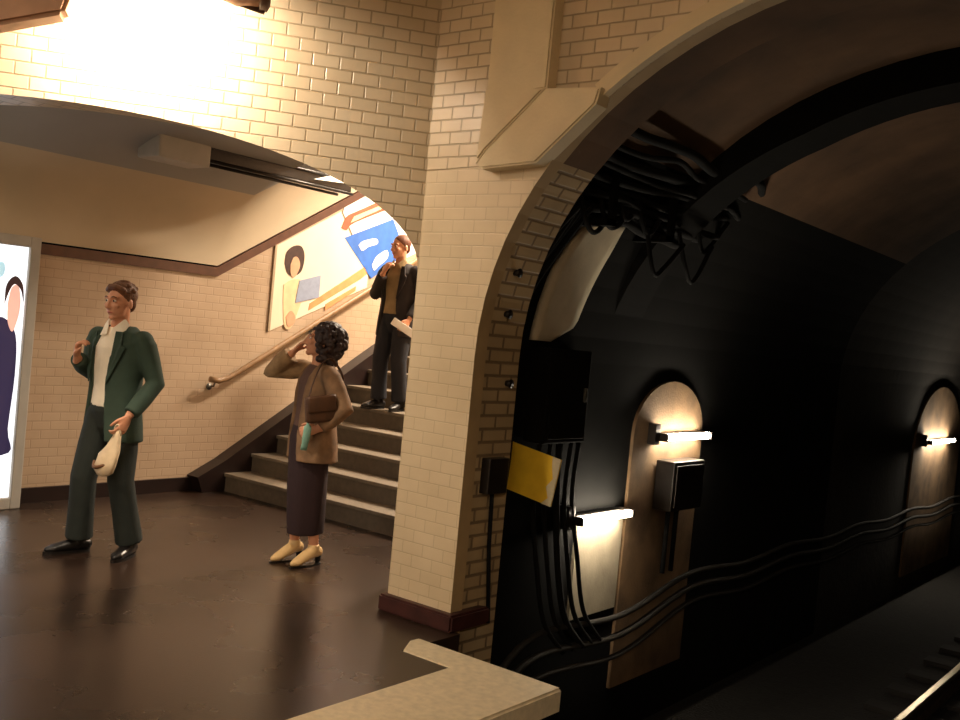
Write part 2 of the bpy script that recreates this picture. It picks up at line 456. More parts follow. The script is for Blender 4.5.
# tunnel beyond the portal
def section(y0, y1, w, s, r, t, material, name, label, z0=-1.35, low=None):
    bm = bmesh.new(); rows = []
    for y in (y0, (y0 + y1) / 2, y1):
        i_ = [bm.verts.new((x, y, z)) for x, z in portal(w, s, r, 36, z0)]
        o_ = [bm.verts.new((x, y, z)) for x, z in portal(w + t, s, r + t, 36, z0)]
        rows.append(i_ + o_[::-1])
    for a, b in zip(rows[:-1], rows[1:]):
        for k in range(len(a)): bm.faces.new((a[k], a[(k + 1) % len(a)], b[(k + 1) % len(a)], b[k]))
    bm.faces.new(rows[0]); bm.faces.new(rows[-1][::-1])
    bmesh.ops.recalc_face_normals(bm, faces=bm.faces)
    if low:
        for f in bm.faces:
            if f.calc_center_median().z < 2.72: f.material_index = 1  # lower part of the section black, vault above it brown
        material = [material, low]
    return struct(name, bm, material, label, 'tunnel')
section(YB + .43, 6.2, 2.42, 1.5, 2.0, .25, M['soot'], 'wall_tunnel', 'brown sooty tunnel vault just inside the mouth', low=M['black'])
bm = bmesh.new(); rows = []
for i in range(49):
    a = R(6) + (R(174) - R(6)) * i / 48; k = min(1, min(i, 48 - i) / 15) ** .8
    d0 = .01 + .22 * k
    q = lambda e, y: bm.verts.new((PC - (2.46 - e) * math.cos(a), y, 1.5 + (2.04 - e) * math.sin(a)))
    rows.append([q(0, 6.0), q(d0, 6.05), q(d0, 6.45), q(0, 6.5)])
for a, b in zip(rows[:-1], rows[1:]):
    for k in range(4): bm.faces.new((a[k], a[(k + 1) % 4], b[(k + 1) % 4], b[k]))
bm.faces.new(rows[0]); bm.faces.new(rows[-1][::-1])
bmesh.ops.recalc_face_normals(bm, faces=bm.faces)
struct('trim_tunnel_rib', bm, M['black'], 'black arched rib across the tunnel vault', 'rib')
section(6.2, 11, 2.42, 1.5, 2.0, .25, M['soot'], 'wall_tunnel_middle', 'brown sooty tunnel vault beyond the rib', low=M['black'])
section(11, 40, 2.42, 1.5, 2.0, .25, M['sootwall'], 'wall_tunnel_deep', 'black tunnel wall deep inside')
bm = bmesh.new(); box(bm, (-4.2, 40, -1.4), (2, 40.2, 4)); struct('wall_tunnel_dark_end', bm, M['black'], 'dark end of the tunnel', 'wall')
bm = bmesh.new(); box(bm, (-3.9, -13, -1.5), (1.6, 40, -1.3)); struct('floor_track_bed', bm, M['ballast'], 'dark track bed', 'floor')

# staircase: one thing, each step a part
st = thing('staircase', 'worn grey steps climbing to the right behind the curly haired woman', 'stairs', (-5.85, 5.74, 0))
st['kind'] = 'structure'
for k in range(22):
    bm = bmesh.new()
    y = .285 * k; z = .165 * (k + 1)
    box(bm, (-1.55, y, z - .165 - (.1 if k else 0)), (1.6, y + .40, z - .03), mi=0)
    box(bm, (-1.55, y - .02, z - .03), (1.6, y + .40, z), bev=.006, mi=1)
    link('step', bm, [M['riser'], M['step']], st)
    
# ------------------------------------------------------------------ track
rails = []
for x, lb in ((-2.03, 'shiny running rail on the far side of the track'), (-.6, 'running rail on the near side of the track')):
    r = thing('rail', lb, 'rail', (x, 0, -1.3), 0, 'rails of the track')
    bm = bmesh.new(); box(bm, (-.03, -12.9, .16), (.03, 39, .2), bev=.006); link('rail_head', bm, M['rail'], r)
    bm = bmesh.new(); box(bm, (-.065, -12.9, .05), (.065, 39, .07)); box(bm, (-.012, -12.9, .07), (.012, 39, .16)); link('rail_web', bm, M['railside'], r)
sl = None
for k in range(30):
    y = 5.2 + .65 * k
    if sl is None:
        bm = bmesh.new(); box(bm, (-1.15, -.11, 0), (1.15, .11, .05), bev=.008)
        sl = link('sleeper', bm, M['sleeper']); q = sl
        tag(q, 'dark sleeper under the rails in the tunnel', 'sleeper', 'sleepers under the rails')
    else:
        q = sl.copy(); C.objects.link(q)
    q.location = (-1.315, y, -1.3)

# ------------------------------------------------------------------ luminaires
def luminaire(name, label, loc, rz, power, length=1.3, group=None, stem=.1):
    t = thing(name, label, 'lamp', loc, rz, group)
    bm = bmesh.new(); box(bm, (-length / 2, -.09, 0), (length / 2, .09, .07), bev=.012); link('housing', bm, M['greybox'], t)
    for sx in (-.4, .4):
        bm = bmesh.new(); tube(bm, [(sx, 0, .06), (sx, 0, .07 + stem)], .01, 8); link('stem', bm, M['steel'], t, True)
    for sy in (-.04, .04):
        bm = bmesh.new(); tube(bm, [(-length / 2 + .04, sy, -.02), (length / 2 - .04, sy, -.02)], .013, 10)
        link('tube', bm, M['tube_soft'], t, True)
    lamp('lamp_light', (0, 0, -.05), (length, .14), power, parent=t, target=None)
    return t
M['tube_soft'] = emit('station_tube', (255, 236, 200), 6)
M['tube'] = emit('tunnel_tube', (255, 240, 214), TUNNEL_E)
M['tube_hot'] = emit('exit_tube', (255, 236, 200), EXIT_LAMP)
for k, (x, y) in enumerate(((-4.0, -10), (-4.0, -7), (-4.0, -4), (-4.0, -1.2), (1.6, -10), (1.6, -7), (1.6, -4), (1.6, -1))):
    luminaire('ceiling_luminaire', 'twin tube luminaire over the platform behind the viewer', (x, y, 3.85), R(90), STATION_W, group='station luminaires', stem=.7)
for y in (1.0, 2.6):
    luminaire('hall_luminaire', 'twin tube luminaire on the hall ceiling left of the arch', (-6.2, y, 2.92), R(90), HALL_W, group='hall luminaires')
for (y, z) in ((8.3, 4.35), (10.6, 5.7)):
    luminaire('stair_luminaire', 'twin tube luminaire high over the upper stairs', (-5.5, y, z), R(90), STAIR_W, group='stair luminaires', stem=.35)

# lamp over the exit arch: tube between a pinkish end housing and a tan one, on the exit wall
t = thing('wall_lamp', 'bright fluorescent wall lamp with a pinkish end at the top of the tiled exit wall', 'lamp', A(-1.1, 3.25, .34), 0)
def P2(s, z, o): return AD * s + AN * o + Vector((0, 0, z))
bm = bmesh.new()
tube(bm, [P2(-.34, .14, 0), P2(-.2, .06, 0), P2(.0, 0, 0), P2(.10, .0, 0), P2(.13, .005, 0)], [(.085, .10), (.085, .10), (.085, .10), (.075, .09), (.05, .06)], 20, ref=(0, 0, 1))
link('end_housing', bm, M['lampmetal'], t, True)
bm = bmesh.new()
tube(bm, [P2(.10, .0, 0), P2(.14, .0, 0), P2(.155, .0, 0)], [(.09, .104), (.09, .10), (.06, .07)], 20, ref=(0, 0, 1))
tube(bm, [P2(-.34, .055, -.01), P2(-.2, -.03, -.01), P2(.13, -.09, -.01)], .016, 8)
link('rim', bm, M['lamprim'], t, True)
bm = bmesh.new(); tube(bm, [P2(-.3, .18, -.0), P2(-.95, .18, 0)], .02, 12); link('tube', bm, M['tube_hot'], t, True)
bm = bmesh.new(); prism(bm, [P2(-1.3, -.47, -.04), P2(-.80, -.29, -.04), P2(-.66, .2, -.04), P2(-1.3, .3, -.04)], AN * .16)
bmesh.ops.bevel(bm, geom=list(bm.edges), offset=.02, segments=2, affect='EDGES')
link('ballast_box', bm, M['lampmetal'], t)
for s_ in (-1.1, -.15):
    bm = bmesh.new(); tube(bm, [P2(s_, .1, .0), P2(s_, .1, .12), P2(s_, .1, .12) - AN * .33], .012, 8); link('wall_arm', bm, M['steel'], t, True)
lamp('lamp_light', P2(-.56, -.02, .02), (.7, .12), 95.0, parent=t, target=P2(-.58, -.25, -.36))

# ------------------------------------------------------------------ hall furniture
# backlit advertising panel at the left edge of the frame, standing in front of the hall wall
M['lb_white'] = emit('backlit_white', (246, 250, 255), 1.25)
M['lb_navy'] = emit('backlit_navy', (44, 38, 66), .9)
M['lb_skin'] = emit('backlit_skin', (226, 176, 158), .9)
M['lb_hair'] = emit('backlit_hair', (52, 34, 34), .8)
M['lb_sky'] = emit('backlit_pale_blue', (176, 214, 226), .9)
lb = thing('advertising_lightbox', 'tall glowing white advertising panel in a grey frame at the left edge', 'advertising panel', (XW + .17, 3.2, 0), 0)
bm = bmesh.new()
Y0, Y1, Z0, Z1 = -.72, .63, .0, 2.03
for a, b in (((-.165, Y0, Z0), (.03, Y0 + .08, Z1)), ((-.165, Y1 - .08, Z0), (.03, Y1, Z1)), ((-.165, Y0 + .08, Z0), (.03, Y1 - .08, Z0 + .085)), ((-.165, Y0 + .08, Z1 - .08), (.03, Y1 - .08, Z1))):
    box(bm, a, b, bev=.008)
link('frame', bm, M['greybox'], lb)
bm = bmesh.new(); box(bm, (-.15, Y0 + .08, Z0 + .085), (0, Y1 - .08, Z1 - .08)); pn = link('poster_panel', bm, M['lb_white'], lb)
def flat(name, pts, material, parent, x=.002, th=.004, sm=True):
    bm = bmesh.new()
    pp = spline([(0, a, b) for a, b in pts + pts[:1]], 4)[:-1] if sm else [(0, a, b) for a, b in pts]
    prism(bm, [(x, p[1], p[2]) for p in pp], (th, 0, 0)); return link(name, bm, material, parent)
flat('printed_dress', [(.10, 1.36), (.26, 1.40), (.40, 1.42), (.50, 1.30), (.52, 1.0), (.50, .6), (.52, .42), (.2, .40), (-.2, .41), (-.1, .9)], M['lb_navy'], pn)
flat('printed_shirt', [(.22, 1.43), (.34, 1.40), (.36, 1.10), (.26, 1.0), (.16, 1.2)], M['lb_white'], pn, .006)
flat('printed_face', [(.42, 1.52), (.44, 1.64), (.49, 1.66), (.515, 1.54), (.505, 1.42), (.47, 1.32), (.43, 1.40)], M['lb_skin'], pn, .007)
flat('printed_hair', [(.395, 1.52), (.40, 1.66), (.46, 1.73), (.52, 1.67), (.535, 1.54), (.51, 1.63), (.46, 1.67), (.425, 1.62)], M['lb_hair'], pn, .011)
flat('printed_mark', [(.26, 1.80), (.37, 1.82), (.37, 1.72), (.26, 1.70)], M['lb_sky'], pn)

# posters on the stair wall
M['paper'] = mat('poster_paper', (240, 226, 200), .5, .03, 4)
M['p_white'] = mat('white_poster_paper', (246, 242, 234), .5, .02, 4)
M['p_hair'] = mat('printed_dark_hair', (62, 34, 26), .6, .2, 30)
M['p_skin'] = mat('printed_skin', (214, 164, 130), .6, .08, 20)
M['p_blue'] = mat('printed_grey_blue', (150, 160, 184), .6, .08, 20)
M['p_royal'] = mat('printed_royal_blue', (52, 104, 190), .6, .12, 10)
M['p_orange'] = mat('printed_orange_stripe', (232, 150, 96), .6, .12, 12)
M['p_red'] = mat('printed_red_banner', (222, 84, 52), .6, .12, 12)
M['p_cream'] = mat('printed_cream_dress', (236, 208, 164), .6, .08, 12)
M['p_frame'] = mat('thin_grey_poster_frame', (176, 156, 128), .5, .1, 12)
ps = thing('stair_poster', 'large cream poster of a dark haired figure holding a grey blue card', 'poster', (XW, 6.22, 1.47), 0)
def fl(name, pts, m_, parent, x, th=.004, sm=True, oy=6.22, oz=1.47): return flat(name, [(a - oy, b - oz) for a, b in pts], m_, parent, x, th, sm)
sheet = fl('sheet', [(6.22, 1.47), (6.22, 2.28), (7.0, 2.72), (7.46, 2.12), (7.46, 2.0)], M['paper'], ps, .004, .006, False)
bm = bmesh.new()
prism(bm, [(.003, 0, 0), (.003, -.025, 0), (.003, -.025, .825), (.003, 0, .81)], (.014, 0, 0)); link('frame', bm, M['p_frame'], ps)
fl('printed_hair', [(6.33, 2.12), (6.34, 2.23), (6.42, 2.30), (6.52, 2.31), (6.57, 2.22), (6.55, 2.08), (6.47, 2.02), (6.38, 2.03)], M['p_hair'], sheet, .010)
fl('printed_face', [(6.40, 2.12), (6.43, 2.19), (6.48, 2.2), (6.52, 2.13), (6.49, 2.04), (6.45, 2.0), (6.41, 2.04)], M['p_skin'], sheet, .014)
fl('printed_figure', [(6.34, 1.92), (6.44, 1.98), (6.56, 1.98), (6.60, 1.86), (6.54, 1.66), (6.48, 1.52), (6.40, 1.52), (6.36, 1.7)], M['p_cream'], sheet, .010)
fl('printed_hand', [(6.40, 1.62), (6.46, 1.68), (6.52, 1.62), (6.50, 1.55), (6.43, 1.53)], M['p_skin'], sheet, .014)
fl('printed_card', [(6.50, 1.76), (6.53, 1.98), (6.80, 2.06), (6.80, 1.84)], M['p_blue'], sheet, .015, .004, False)
fl('printed_stripe', [(6.68, 1.70), (6.69, 1.77), (7.40, 2.21), (7.44, 2.14), (7.36, 2.08)], M['p_orange'], sheet, .010, .004, False)
fl('printed_small_print', [(6.90, 1.72), (6.90, 1.78), (7.3, 2.0), (7.3, 1.95)], M['p_orange'], sheet, .010, .003, False)
p2 = thing('banner_poster', 'white poster with red banner and slanting blue block high on the stairs', 'poster', (XW, 7.0, 2.1), 0)
g = dict(oy=7.0, oz=2.1)
s2 = fl('sheet', [(7.03, 2.72), (7.5, 2.12), (8.6, 2.66), (8.6, 3.54), (7.05, 2.80)], M['p_white'], p2, .004, .005, False, **g)
fl('printed_banner', [(7.02, 2.56), (7.08, 2.68), (7.22, 2.76), (7.8, 3.03), (7.82, 2.93), (7.2, 2.64), (7.1, 2.55)], M['p_red'], s2, .010, .004, True, **g)
fl('printed_banner_core', [(7.14, 2.63), (7.18, 2.70), (7.78, 2.98), (7.79, 2.95)], M['p_cream'], s2, .015, .003, False, **g)
blk = fl('printed_block', [(7.08, 2.47), (7.76, 2.76), (8.0, 2.42), (7.51, 2.10)], M['p_royal'], s2, .010, .004, False, **g)
fl('printed_mark', [(7.28, 2.42), (7.34, 2.47), (7.52, 2.52), (7.55, 2.47), (7.42, 2.42), (7.34, 2.37)], M['p_white'], blk, .015, .003, True, **g)
fl('printed_mark', [(7.50, 2.24), (7.56, 2.34), (7.7, 2.42), (7.72, 2.34), (7.6, 2.24), (7.54, 2.19)], M['p_white'], blk, .015, .003, True, **g)
fl('printed_bar', [(8.05, 2.62), (8.06, 2.66), (8.4, 2.80), (8.4, 2.74)], M['p_royal'], s2, .010, .004, False, **g)

# handrail on the stair wall
hr = thing('handrail', 'worn wooden handrail on the wall rising with the stairs', 'handrail', (XW + .09, 5.53, 1.0), 0)
bm = bmesh.new()
tube(bm, [(0, 0, .005), (0, .1, -.01), (0, .2, .02), (0, .35, .10), (0, 1.97, .10 + 1.62 * .57), (0, 6, .10 + 5.65 * .57)], [(.026, .022)] * 6, 12, ref=(0, 0, 1))
link('rail', bm, M['handrail'], hr, True)
for y in (.06, 1.2, 2.4, 3.6):
    z = 0 if y < .2 else .10 + (y - .35) * .57
    bm = bmesh.new(); tube(bm, [(0, y, z - .02), (-.02, y, z - .06), (-.09, y, z - .07)], .009, 8); tube(bm, [(-.088, y, z - .07), (-.078, y, z - .07)], .03, 12)
    link('bracket', bm, M['steel'], hr, True)

# long dark box hanging under the hall ceiling, grey box on its end
hb = thing('hanging_sign_box', 'long dark glossy box hanging under the hall ceiling', 'sign box', (-6.6, 4.73, 2.74), 0)
bm = bmesh.new(); box(bm, (-.09, 0, .035), (.09, 1.52, .2), bev=.008); link('case', bm, M['darkmetal'], hb)
for z in (0, .11):
    bm = bmesh.new(); tube(bm, [(.095, -.01, z + .02), (.095, 1.53, z + .02)], .014, 10); tube(bm, [(-.095, -.01, z + .02), (-.095, 1.53, z + .02)], .014, 10)
    link('edge_strip', bm, M['darkmetal2'] if 'darkmetal2' in M else M['darkmetal'], hb, True)
M['lit'] = emit('lit_diffuser', (255, 238, 210), 2.2)
bm = bmesh.new(); prism(bm, [(.1, 1.06, .07), (.1, 1.44, .10), (.1, 1.50, .15), (.1, 1.34, .165)], (.012, 0, 0)); link('diffuser', bm, M['lit'], hb)
for y in (.25, 1.25):
    bm = bmesh.new(); tube(bm, [(0, y, .19), (0, y, .36)], .012, 8); link('hanger', bm, M['steel'], hb, True)
gb = thing('ceiling_box', 'pale grey box on the hall ceiling left of the dark sign', 'box', (-6.6, 4.49, 2.7), 0)
bm = bmesh.new(); box(bm, (-.16, -.23, 0), (.12, .23, .20), bev=.02); link('body', bm, M['greybox'], gb)
bm = bmesh.new(); box(bm, (-.1, -.16, .20), (.08, .16, .32)); link('mount', bm, M['greybox'], gb)

# ------------------------------------------------------------------ tunnel fittings on the far wall
XT = -3.60
ys = thing('yellow_sign', 'small blank yellow sign hung crooked inside the tunnel mouth', 'sign', (-3.40, 4.95, .82), 0)
rot = Euler((0, R(9), 0)).to_matrix()
bm = bmesh.new()
box(bm, (-.19, -.006, -.145), (.19, .006, .145), bev=.003, rot=rot)
link('plate', bm, M['yellow'], ys)
M['wornyellow'] = mat('bare_worn_corner', (220, 206, 170), .5, .1, 20)
bm = bmesh.new()
prism(bm, [rot @ Vector(q) for q in ((.13, -.008, .145), (.19, -.008, .145), (.19, -.008, -.145), (.12, -.008, -.145), (.16, -.008, -.10), (.13, -.008, -.04), (.165, -.008, .02), (.14, -.008, .09))], (0, .004, 0))
o = link('worn_edge', bm, M['wornyellow'], ys); o['label'] = 'pale worn right edge'
bm = bmesh.new(); box(bm, (-.10, .006, -.03), (.10, .05, .03)); box(bm, (-.22, .02, -.02), (-.09, .05, .02)); link('bracket', bm, M['darkmetal'], ys)

# pale board on the curve of the tunnel wall just inside the mouth
def wallx(z, w_=2.42, s_=1.5, r_=2.0):
    return PC - w_ if z < s_ else PC - w_ * math.sqrt(max(0, 1 - ((z - s_) / r_) ** 2))
bm = bmesh.new()
cols = []
for i in range(17):
    z = 1.62 + .80 * i / 16; tt = i / 16
    ya = 5.10 + .05 * tt + .28 * max(0, tt - .55) ** 1.2
    yb = 5.50 + .14 * min(1, tt * 1.3) ** .8 - .05 * max(0, tt - .85) - .22 * max(0, .14 - tt) / .14
    ring = []
    for j in range(7):
        y = ya + (yb - ya) * j / 6
        ring.append((y, z))
    cols.append(ring)
V1 = [[bm.verts.new((wallx(z) + .045, y, z)) for y, z in c] for c in cols]
V2 = [[bm.verts.new((wallx(z) - .01, y, z)) for y, z in c] for c in cols]
for i in range(16):
    for j in range(6):
        bm.faces.new((V1[i][j], V1[i + 1][j], V1[i + 1][j + 1], V1[i][j + 1])); bm.faces.new((V2[i][j], V2[i][j + 1], V2[i + 1][j + 1], V2[i + 1][j]))
for j in range(6):
    bm.faces.new((V1[0][j], V1[0][j + 1], V2[0][j + 1], V2[0][j])); bm.faces.new((V1[16][j], V2[16][j], V2[16][j + 1], V1[16][j + 1]))
for i in range(16):
    bm.faces.new((V1[i][0], V2[i][0], V2[i + 1][0], V1[i + 1][0])); bm.faces.new((V1[i][6], V1[i + 1][6], V2[i + 1][6], V2[i][6]))
bmesh.ops.recalc_face_normals(bm, faces=bm.faces)
o = link('wall_panel', bm, M['pale'], None, True); tag(o, 'pale beige panel curving up the tunnel wall above the dark cabinet', 'panel')

# dark cabinet under it
cb = thing('equipment_cabinet', 'tall black equipment cabinet on the tunnel wall above the yellow sign', 'cabinet', (XT, 5.36, .98), 0)
bm = bmesh.new(); box(bm, (-.02, -.22, 0), (.14, .26, .60), bev=.012); link('body', bm, M['black'], cb)
bm = bmesh.new(); box(bm, (.14, -.19, .03), (.152, .23, .57), bev=.004); d_ = link('door', bm, M['black'], cb)
bm = bmesh.new(); box(bm, (.152, .17, .27), (.17, .195, .36), bev=.004); link('handle', bm, M['steel'], d_)
bm = bmesh.new(); tube(bm, [(.06, .1, 0), (.06, .1, -.06)], .02, 10); link('gland', bm, M['cable'], cb, True)

# tunnel lamps
def tunnel_lamp(name, label, y, z, length, glow=True):
    t = thing(name, label, 'lamp', (XT, y, z), 0, None)
    bm = bmesh.new(); box(bm, (-.02, -length / 2 - .03, -.02), (.045, length / 2 + .03, .025), bev=.006); link('batten', bm, M['darkmetal'], t)
    bm = bmesh.new(); tube(bm, [(.10, -length / 2, 0), (.10, length / 2, 0)], .026, 12); link('tube', bm, M['tube'], t, True)
    for s in (-1, 1):
        bm = bmesh.new(); box(bm, (.0, s * (length / 2 + .015) - .012, -.03), (.132, s * (length / 2 + .015) + .012, .03), bev=.004); link('end_cap', bm, M['darkmetal'], t)
    bm = bmesh.new(); box(bm, (-.02, -length / 2 - .10, -.06), (.07, -length / 2 - .02, .10), bev=.006); link('ballast_box', bm, M['darkmetal'], t)
    return t
tunnel_lamp('tunnel_lamp', 'lit tube lamp low on the tunnel wall over a pale niche panel', 6.06, .44, .66)
tunnel_lamp('tunnel_lamp', 'lit tube lamp on the tunnel wall above a dark box', 7.20, .98, .74)
tunnel_lamp('tunnel_lamp', 'distant lit tube lamp at the right edge, deep in the tunnel', 15.3, .73, 1.3)
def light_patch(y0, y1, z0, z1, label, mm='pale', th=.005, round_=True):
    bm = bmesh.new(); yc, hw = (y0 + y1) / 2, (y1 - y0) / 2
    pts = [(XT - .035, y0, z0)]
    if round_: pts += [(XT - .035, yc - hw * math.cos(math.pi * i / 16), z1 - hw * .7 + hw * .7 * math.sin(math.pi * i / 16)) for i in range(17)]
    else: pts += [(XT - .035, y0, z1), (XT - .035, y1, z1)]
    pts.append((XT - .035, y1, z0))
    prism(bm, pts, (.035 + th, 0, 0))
    o = link('pale_or_halo_panel', bm, M[mm], None); tag(o, label, 'panel'); return o
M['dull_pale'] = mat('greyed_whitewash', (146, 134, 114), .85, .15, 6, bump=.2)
M['buff'] = mat('buff_lamp_glow', (104, 80, 54), .85, .4, 4, bump=.3)  # buff colour stands in for lamp glow on the black wall
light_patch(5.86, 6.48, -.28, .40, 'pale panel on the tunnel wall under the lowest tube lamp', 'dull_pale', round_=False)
light_patch(6.52, 7.66, -.9, 1.40, 'buff round topped strip of wall coloured as the halo of the lamp with the dark box', 'buff')  # strip shaped and coloured to paint in the halo round the lamp
light_patch(14.2, 16.8, -1.1, 1.5, 'buff round topped strip of wall coloured as the halo of the distant lamp', 'buff')
jb = thing('junction_box', 'dark junction box on the tunnel wall under the middle lamp', 'box', (XT + .02, 7.14, .42), 0)
bm = bmesh.new(); box(bm, (0, -.26, 0), (.16, .26, .38), bev=.012); link('body', bm, M['darkmetal'], jb)
bm = bmesh.new(); box(bm, (.16, -.23, .03), (.172, .23, .35), bev=.004); link('cover', bm, M['darkmetal'], jb)
for y in (-.12, .02):
    bm = bmesh.new(); tube(bm, [(.07, y, 0), (.07, y, -.5)], .02, 8); link('conduit', bm, M['cable'], jb, True)

# cables
rnd = random.Random(4)
def cable(pts, r, label, m_='cable', group=None, n=8):
    bm = bmesh.new(); tube(bm, spline(pts, 6), r, n); o = link('cable', bm, M[m_], None, True); tag(o, label, 'cable', group); return o
# sagging runs low on the tunnel wall
for k, (z, r) in enumerate(((-.28, .022), (-.42, .026), (-.56, .02))):
    pts = [(XT + .05, 4.9, z - .25)]
    for i in range(13):
        y = 5.4 + i * 1.1; pts.append((XT + .06 + .01 * k, y, z - .05 * (i % 2) + (.12 if i > 1 else 0) * (1 + k * .2)))
    cable(pts, r, ['uppermost of the sagging cables low on the tunnel wall', 'middle of the sagging cables low on the tunnel wall', 'lowest of the sagging cables low on the tunnel wall'][k], 'cablegrey', 'sagging tunnel cables')
# bundle along the springing of the vault
for k in range(9):
    z = 2.40 + .055 * k; x = wallx(z) + .06
    pts = []
    for i in range(8):
        y = 4.70 + i * (.27 + .03 * (k % 3))
        pts.append((x + rnd.uniform(-.02, .05) - (.08 if i == 7 else 0) , y, z + rnd.uniform(-.03, .03)))
    pts.sort(key=lambda p: p[1])
    cable(pts, rnd.uniform(.018, .034), 'black cable in the bundle along the springing of the tunnel vault', 'cable', 'cables along the vault springing')
# loose loops hanging out of the bundle at the mouth
for k in range(8):
    y0 = 4.85 + .22 * k; z0 = 2.5 + rnd.uniform(-.1, .25)
    pts = [(wallx(2.5) + .08, y0, z0), (wallx(2.4) + .16, y0 + .12, z0 - rnd.uniform(.12, .3)), (wallx(2.4) + .14, y0 + .3, z0 - rnd.uniform(.2, .42)), (wallx(2.5) + .1, y0 + .5, z0 - .05)]
    cable(pts, .016, 'loose black loop hanging from the cable bundle at the tunnel mouth', 'cable', 'loose cable loops')
# drops down the edge of the brick reveal
for k in range(7):
    y = 4.72 + .028 * k
    pts = [(wallx(z) + .05 + rnd.uniform(0, .03) + (.0 if z < 2.2 else .03), y + rnd.uniform(-.025, .025) + (.35 * max(0, z - 1.9)), z) for z in (2.45, 2.2, 1.9, 1.6, 1.3, 1.0, .7, .4, .1, -.3)]
    cable(pts, rnd.uniform(.014, .024), 'black cable dropping down the edge of the brick reveal', 'cable', 'cables down the reveal')
for k in range(5):
    y = 5.2 + .12 * k
    pts = [(XT + .06 + rnd.uniform(0, .02), y, 1.0), (XT + .06, y + rnd.uniform(-.04, .04), .6), (XT + .07, y + .1, .2), (XT + .07, y + .25, -.2), (XT + .08, y + .5, -.45)]
    cable(pts, rnd.uniform(.014, .022), 'black cable falling from the cabinet towards the track', 'cable', 'cables under the cabinet')
# brackets carrying the bundle
for y in (5.15, 5.9):
    bm = bmesh.new(); box(bm, (wallx(2.5) - .1, y - .03, 2.34), (wallx(2.5) + .18, y + .03, 2.38)); box(bm, (wallx(2.5) + .15, y - .03, 2.34), (wallx(2.5) + .18, y + .03, 2.86))
    o = link('cable_bracket', bm, M['black']); tag(o, 'black bracket under the cable bundle at the vault springing', 'bracket', 'cable brackets')
# small dark patches (wall hooks) on the reveal
for (y, z) in ((4.46, 1.98), (4.48, 1.75), (4.58, 1.36)):
    bm = bmesh.new(); x = wallx(z, PW + .012, PS, PR); tube(bm, [(x - .01, y, z), (x + .03, y, z)], .018, 10); tube(bm, [(x + .03, y, z), (x + .035, y, z)], .026, 10)
    o = link('wall_anchor', bm, M['darkmetal'], None, True); tag(o, 'small dark bolt in the brick reveal of the tunnel mouth', 'bolt', 'bolts in the brick reveal')
bx = thing('reveal_box', 'small dark box on the brick reveal left of the yellow sign', 'box', (PC - PW - .012, 4.48, .74), 0)
bm = bmesh.new(); box(bm, (-.01, -.06, 0), (.06, .12, .2), bev=.008); link('body', bm, M['darkmetal'], bx)
bm = bmesh.new(); tube(bm, [(.025, .03, 0), (.03, .04, -.3), (.03, .1, -.75)], .012, 8); link('conduit', bm, M['cable'], bx, True)

# ------------------------------------------------------------------ people
def fabric(name, col, var=.12, rough=.85): return mat(name, col, rough, var, 14, bump=.12, bscale=120)
M['skin'] = mat('warm_skin', (214, 152, 118), .5, .05, 10)
M['lips'] = mat('lips', (176, 100, 86), .5, .05, 10)
M['eye'] = mat('eye_white', (224, 214, 204), .3, .02, 10)
M['iris'] = mat('dark_iris', (52, 36, 28), .3, .1, 10)
M['brown_hair'] = mat('short_brown_hair', (104, 66, 40), .6, .3, 60, bump=.5, bscale=90)
M['black_hair'] = mat('dark_curly_hair', (46, 28, 24), .55, .3, 60, bump=.6, bscale=90)
M['red_hair'] = mat('cropped_reddish_hair', (112, 66, 44), .6, .2, 60, bump=.4, bscale=120)
M['green'] = fabric('dark_green_wool', (52, 70, 58)); M['green_trouser'] = fabric('green_black_trousers', (36, 42, 38))
M['shirt'] = fabric('off_white_shirt', (250, 238, 216), .05); M['shoe'] = mat('black_leather_shoe', (26, 23, 22), .35, .2, 20)
M['taupe'] = fabric('taupe_knit', (134, 104, 76), .3); M['plum'] = fabric('dark_plum_skirt', (46, 26, 28)); M['vest'] = fabric('plum_brown_top', (96, 70, 60))
M['sleeve'] = fabric('beige_print_sleeve', (156, 126, 90), .35); M['beige_shoe'] = mat('beige_leather_shoe', (226, 190, 134), .45, .08, 20)
M['dark_suit'] = fabric('black_brown_jacket', (40, 32, 30)); M['dark_trouser'] = fabric('blue_black_trousers', (30, 30, 36)); M['olive'] = fabric('tan_olive_shirt', (158, 132, 92), .15)
M['bag_white'] = mat('crumpled_cream_bag', (232, 208, 172), .6, .08, 12, bump=.4, bscale=25)
M['bag_brown'] = mat('brown_leather_bag', (76, 48, 28), .5, .25, 15); M['teal'] = fabric('pale_teal_cloth', (130, 176, 160))
M['paper2'] = mat('folded_white_paper', (246, 240, 230), .6, .04, 15)

def lerp(a, b, t): return Vector(a) * (1 - t) + Vector(b) * t

